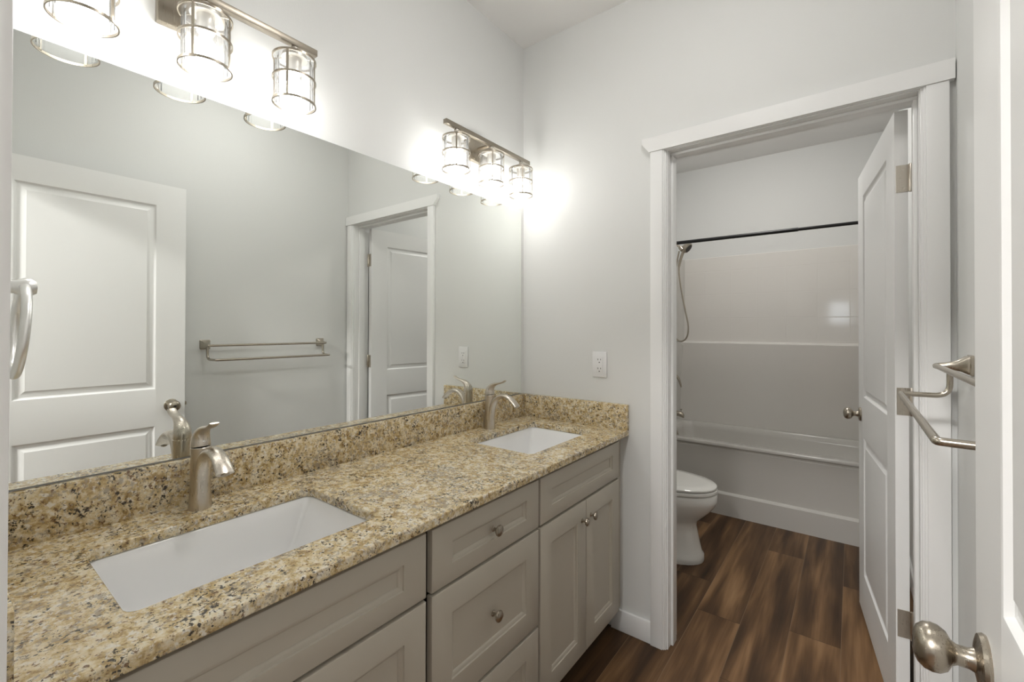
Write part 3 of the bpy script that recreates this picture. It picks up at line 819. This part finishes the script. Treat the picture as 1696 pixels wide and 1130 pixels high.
PX = TX0 + .012          # face of the plumbing-side panel
sh = thing('hand_shower', 'brushed nickel hand shower on its wall arm with hanging hose', 'shower head', (PX, 3.80, 2.02))
a_ = sweep(bmesh.new(), bend_path([(PX - .01, 3.80, 2.045), (PX + .07, 3.80, 2.045), (PX + .135, 3.80, 1.985)], .03, 6), .0085, 14)
obj('shower_arm', a_, NICKD, sh)
obj('escutcheon', lathe(bmesh.new(), [(.001, .0005), (.03, .0005), (.029, .006), (.012, .012)], (PX, 3.80, 2.045), (1, 0, 0), 24), NICK, sh)
obj('holder', lathe(bmesh.new(), [(.013, -.022), (.018, -.015), (.018, .014), (.012, .022)], (PX + .138, 3.80, 1.98), (.6, 0, -.8), 18), NICKD, sh)
hp = smooth_path([(PX + .118, 3.80, 1.83), (PX + .128, 3.80, 1.88), (PX + .150, 3.80, 1.945), (PX + .172, 3.80, 1.985)], 5)
obj('handle', sweep(bmesh.new(), hp, interp([.0095, .011, .0125, .015], 5), 16), NICKD, sh)
hd = lathe(bmesh.new(), [(.001, -.034), (.014, -.032), (.026, -.018), (.038, -.004), (.044, .006), (.045, .013), (.041, .017), (.001, .0175)], (PX + .183, 3.80, 1.985), (.80, -.08, -.60), 30)
hd_o = obj('spray_head', hd, NICKD, sh)
obj('spray_face', lathe(bmesh.new(), [(.001, .0177), (.036, .0177), (.034, .0195), (.001, .0195)], (PX + .183, 3.80, 1.985), (.80, -.08, -.60), 26), DARK, hd_o)
hose = smooth_path([(PX + .118, 3.80, 1.832), (PX + .120, 3.80, 1.76), (PX + .140, 3.80, 1.62), (PX + .170, 3.80, 1.46), (PX + .192, 3.80, 1.34), (PX + .185, 3.80, 1.255), (PX + .150, 3.80, 1.213), (PX + .105, 3.80, 1.222),
                    (PX + .065, 3.80, 1.30), (PX + .06, 3.80, 1.50), (PX + .085, 3.80, 1.78), (PX + .120, 3.80, 1.962)], 6)
ho = obj('hose', sweep(bmesh.new(), hose, .0065, 10), NICKD, sh)

va = thing('shower_valve', 'brushed nickel lever shower valve above the tub spout', 'shower valve', (PX, 3.80, .90))
obj('valve_plate', lathe(bmesh.new(), [(.001, .0005), (.085, .0005), (.085, .004), (.078, .010), (.03, .014), (.026, .05), (.022, .055), (.001, .056)], (PX, 3.80, .90), (1, 0, 0), 36), NICKD, va)
lv = smooth_path([(PX + .05, 3.80, .915), (PX + .085, 3.80, .925), (PX + .112, 3.80, .900), (PX + .128, 3.80, .860), (PX + .136, 3.80, .828)], 5)
obj('valve_lever', sweep(bmesh.new(), lv, interp([.016, .014, .011, .009, .006], 5), 16), NICKD, va)
ts = thing('tub_spout', 'brushed nickel tub spout with diverter pull above the tub rim', 'tub spout', (PX, 3.80, .61))
sp = loft(bmesh.new(), [[Vector((PX + x, 3.80 + ry * math.cos(2 * math.pi * k / 20), .61 + dz + rz * math.sin(2 * math.pi * k / 20))) for k in range(20)]
          for x, ry, rz, dz in ((.001, .030, .030, 0), (.012, .029, .029, 0), (.03, .025, .025, 0), (.09, .024, .022, -.001), (.125, .0235, .0215, -.004), (.146, .022, .023, -.010), (.156, .018, .018, -.018), (.158, .012, .012, -.020))])
obj('spout_body', sp, NICKD, ts)
obj('diverter_knob', lathe(bmesh.new(), [(.003, -.004), (.003, .012), (.008, .015), (.0085, .020), (.001, .022)], (PX + .135, 3.80, .627), (0, 0, 1), 14), NICKD, ts)

# ------------------------------------------------------------------ toilet against the tub room's left wall, facing +x
TYC = 2.66
to = thing('toilet', 'white toilet with closed lid between doorway wall and tub', 'toilet', (-0.95, TYC, 0))
XB = XT + .002
def egg(xb, xf, w, z, n=40, sq=2.3, wide=0.42):
    """outline from back xb to front xf, half width w; widest point at 'wide' of the length"""
    xc = xb + (xf - xb) * wide; out = []
    for k in range(n):
        a = 2 * math.pi * k / n; ca, sa = math.cos(a), math.sin(a)
        rx = (xf - xc) if ca > 0 else (xc - xb)
        e = 2.0 / (2.0 if ca > 0 else sq + 0.8)
        out.append(Vector((xc + rx * math.copysign(abs(ca) ** e, ca), TYC + w * math.copysign(abs(sa) ** (2.0 / 2.15), sa), z)))
    return out
bowl = bmesh.new()
loft(bowl, [egg(-1.19, -.668, .150, 0), egg(-1.19, -.666, .152, .010), egg(-1.19, -.668, .151, .036), egg(-1.19, -.678, .142, .047), egg(-1.18, -.690, .130, .10), egg(-1.17, -.702, .120, .16), egg(-1.165, -.708, .116, .195),
            egg(-1.165, -.700, .122, .222), egg(-1.165, -.664, .145, .255), egg(-1.165, -.630, .164, .290), egg(-1.165, -.606, .177, .325), egg(-1.165, -.599, .1825, .343), egg(-1.165, -.598, .183, .348), egg(-1.165, -.597, .184, .384), egg(-1.165, -.602, .180, .391)])
obj('bowl', bowl, TOIL, to, angle=60)
seat = bmesh.new()
loft(seat, [egg(-1.07, -.612, .170, .390), egg(-1.07, -.612, .170, .3965), egg(-1.07, -.600, .181, .3970), egg(-1.07, -.597, .184, .400), egg(-1.07, -.597, .184, .411), egg(-1.07, -.601, .181, .414), egg(-1.07, -.612, .170, .4145)])
obj('seat', seat, TOIL, to, angle=40)
lid = bmesh.new()
loft(lid, [egg(-1.08, -.614, .168, .414), egg(-1.08, -.614, .168, .4205), egg(-1.08, -.603, .180, .4210), egg(-1.08, -.599, .183, .424), egg(-1.08, -.600, .182, .430), egg(-1.08, -.609, .175, .4355), egg(-1.07, -.66, .135, .438)])
obj('lid', lid, TOIL, to, angle=40)
obj('tank', loft(bmesh.new(), [rrect(XB + .015, XB + .185, TYC - .19, TYC + .19, .03, .39), rrect(XB + .008, XB + .195, TYC - .205, TYC + .205, .03, .42), rrect(XB + .003, XB + .200, TYC - .22, TYC + .22, .03, .735)]), TOIL, to, angle=40)
obj('tank_lid', loft(bmesh.new(), [rrect(XB, XB + .206, TYC - .227, TYC + .227, .032, .736), rrect(XB, XB + .208, TYC - .229, TYC + .229, .034, .760), rrect(XB + .006, XB + .200, TYC - .222, TYC + .222, .03, .768)]), TOIL, to, angle=40)
fh = lathe(bmesh.new(), [(.001, 0), (.012, 0), (.012, .008), (.008, .014), (.001, .014)], (XB + .199, TYC + .15, .67), (1, 0, 0), 16)
sweep(fh, [(XB + .209, TYC + .15, .67), (XB + .213, TYC + .10, .665), (XB + .211, TYC + .075, .662)], [.006, .0055, .005], 10)
obj('flush_lever', fh, CHROME, to)
for s in (-1, 1):
    obj('seat_hinge', B(-1.10, -1.068, TYC + s * .075 - .018, TYC + s * .075 + .018, .393, .424, .005), TOIL, to)

# ------------------------------------------------------------------ unseen ceiling domes added as fill light for the three rooms
def fill_dome(name, label, x, y, r, mat):
    t = thing(name, label, 'ceiling light', (x, y, ZC))
    obj('fill_lamp_base', lathe(bmesh.new(), [(.001, -.0005), (r + .012, -.0005), (r + .012, -.022), (r, -.026), (.001, -.026)], (x, y, ZC), (0, 0, 1), 40), NICK, t)
    obj('fill_diffuser', lathe(bmesh.new(), [(r - .004, -.026), (r - .006, -.05), (r * .8, -.082), (r * .45, -.10), (.001, -.106)], (x, y, ZC), (0, 0, 1), 40), mat, t)
    return t
fill_dome('fill_lamp', 'added unseen fill lamp on the tub room ceiling', -0.55, 3.08, 0.15, TLIT)
fill_dome('fill_lamp', 'added unseen fill lamp on the bedroom ceiling', -0.55, -1.6, 0.30, HLIT)
fill_dome('fill_lamp', 'added unseen fill lamp on the vanity room ceiling', -0.36, 1.00, 0.15, BLIT)
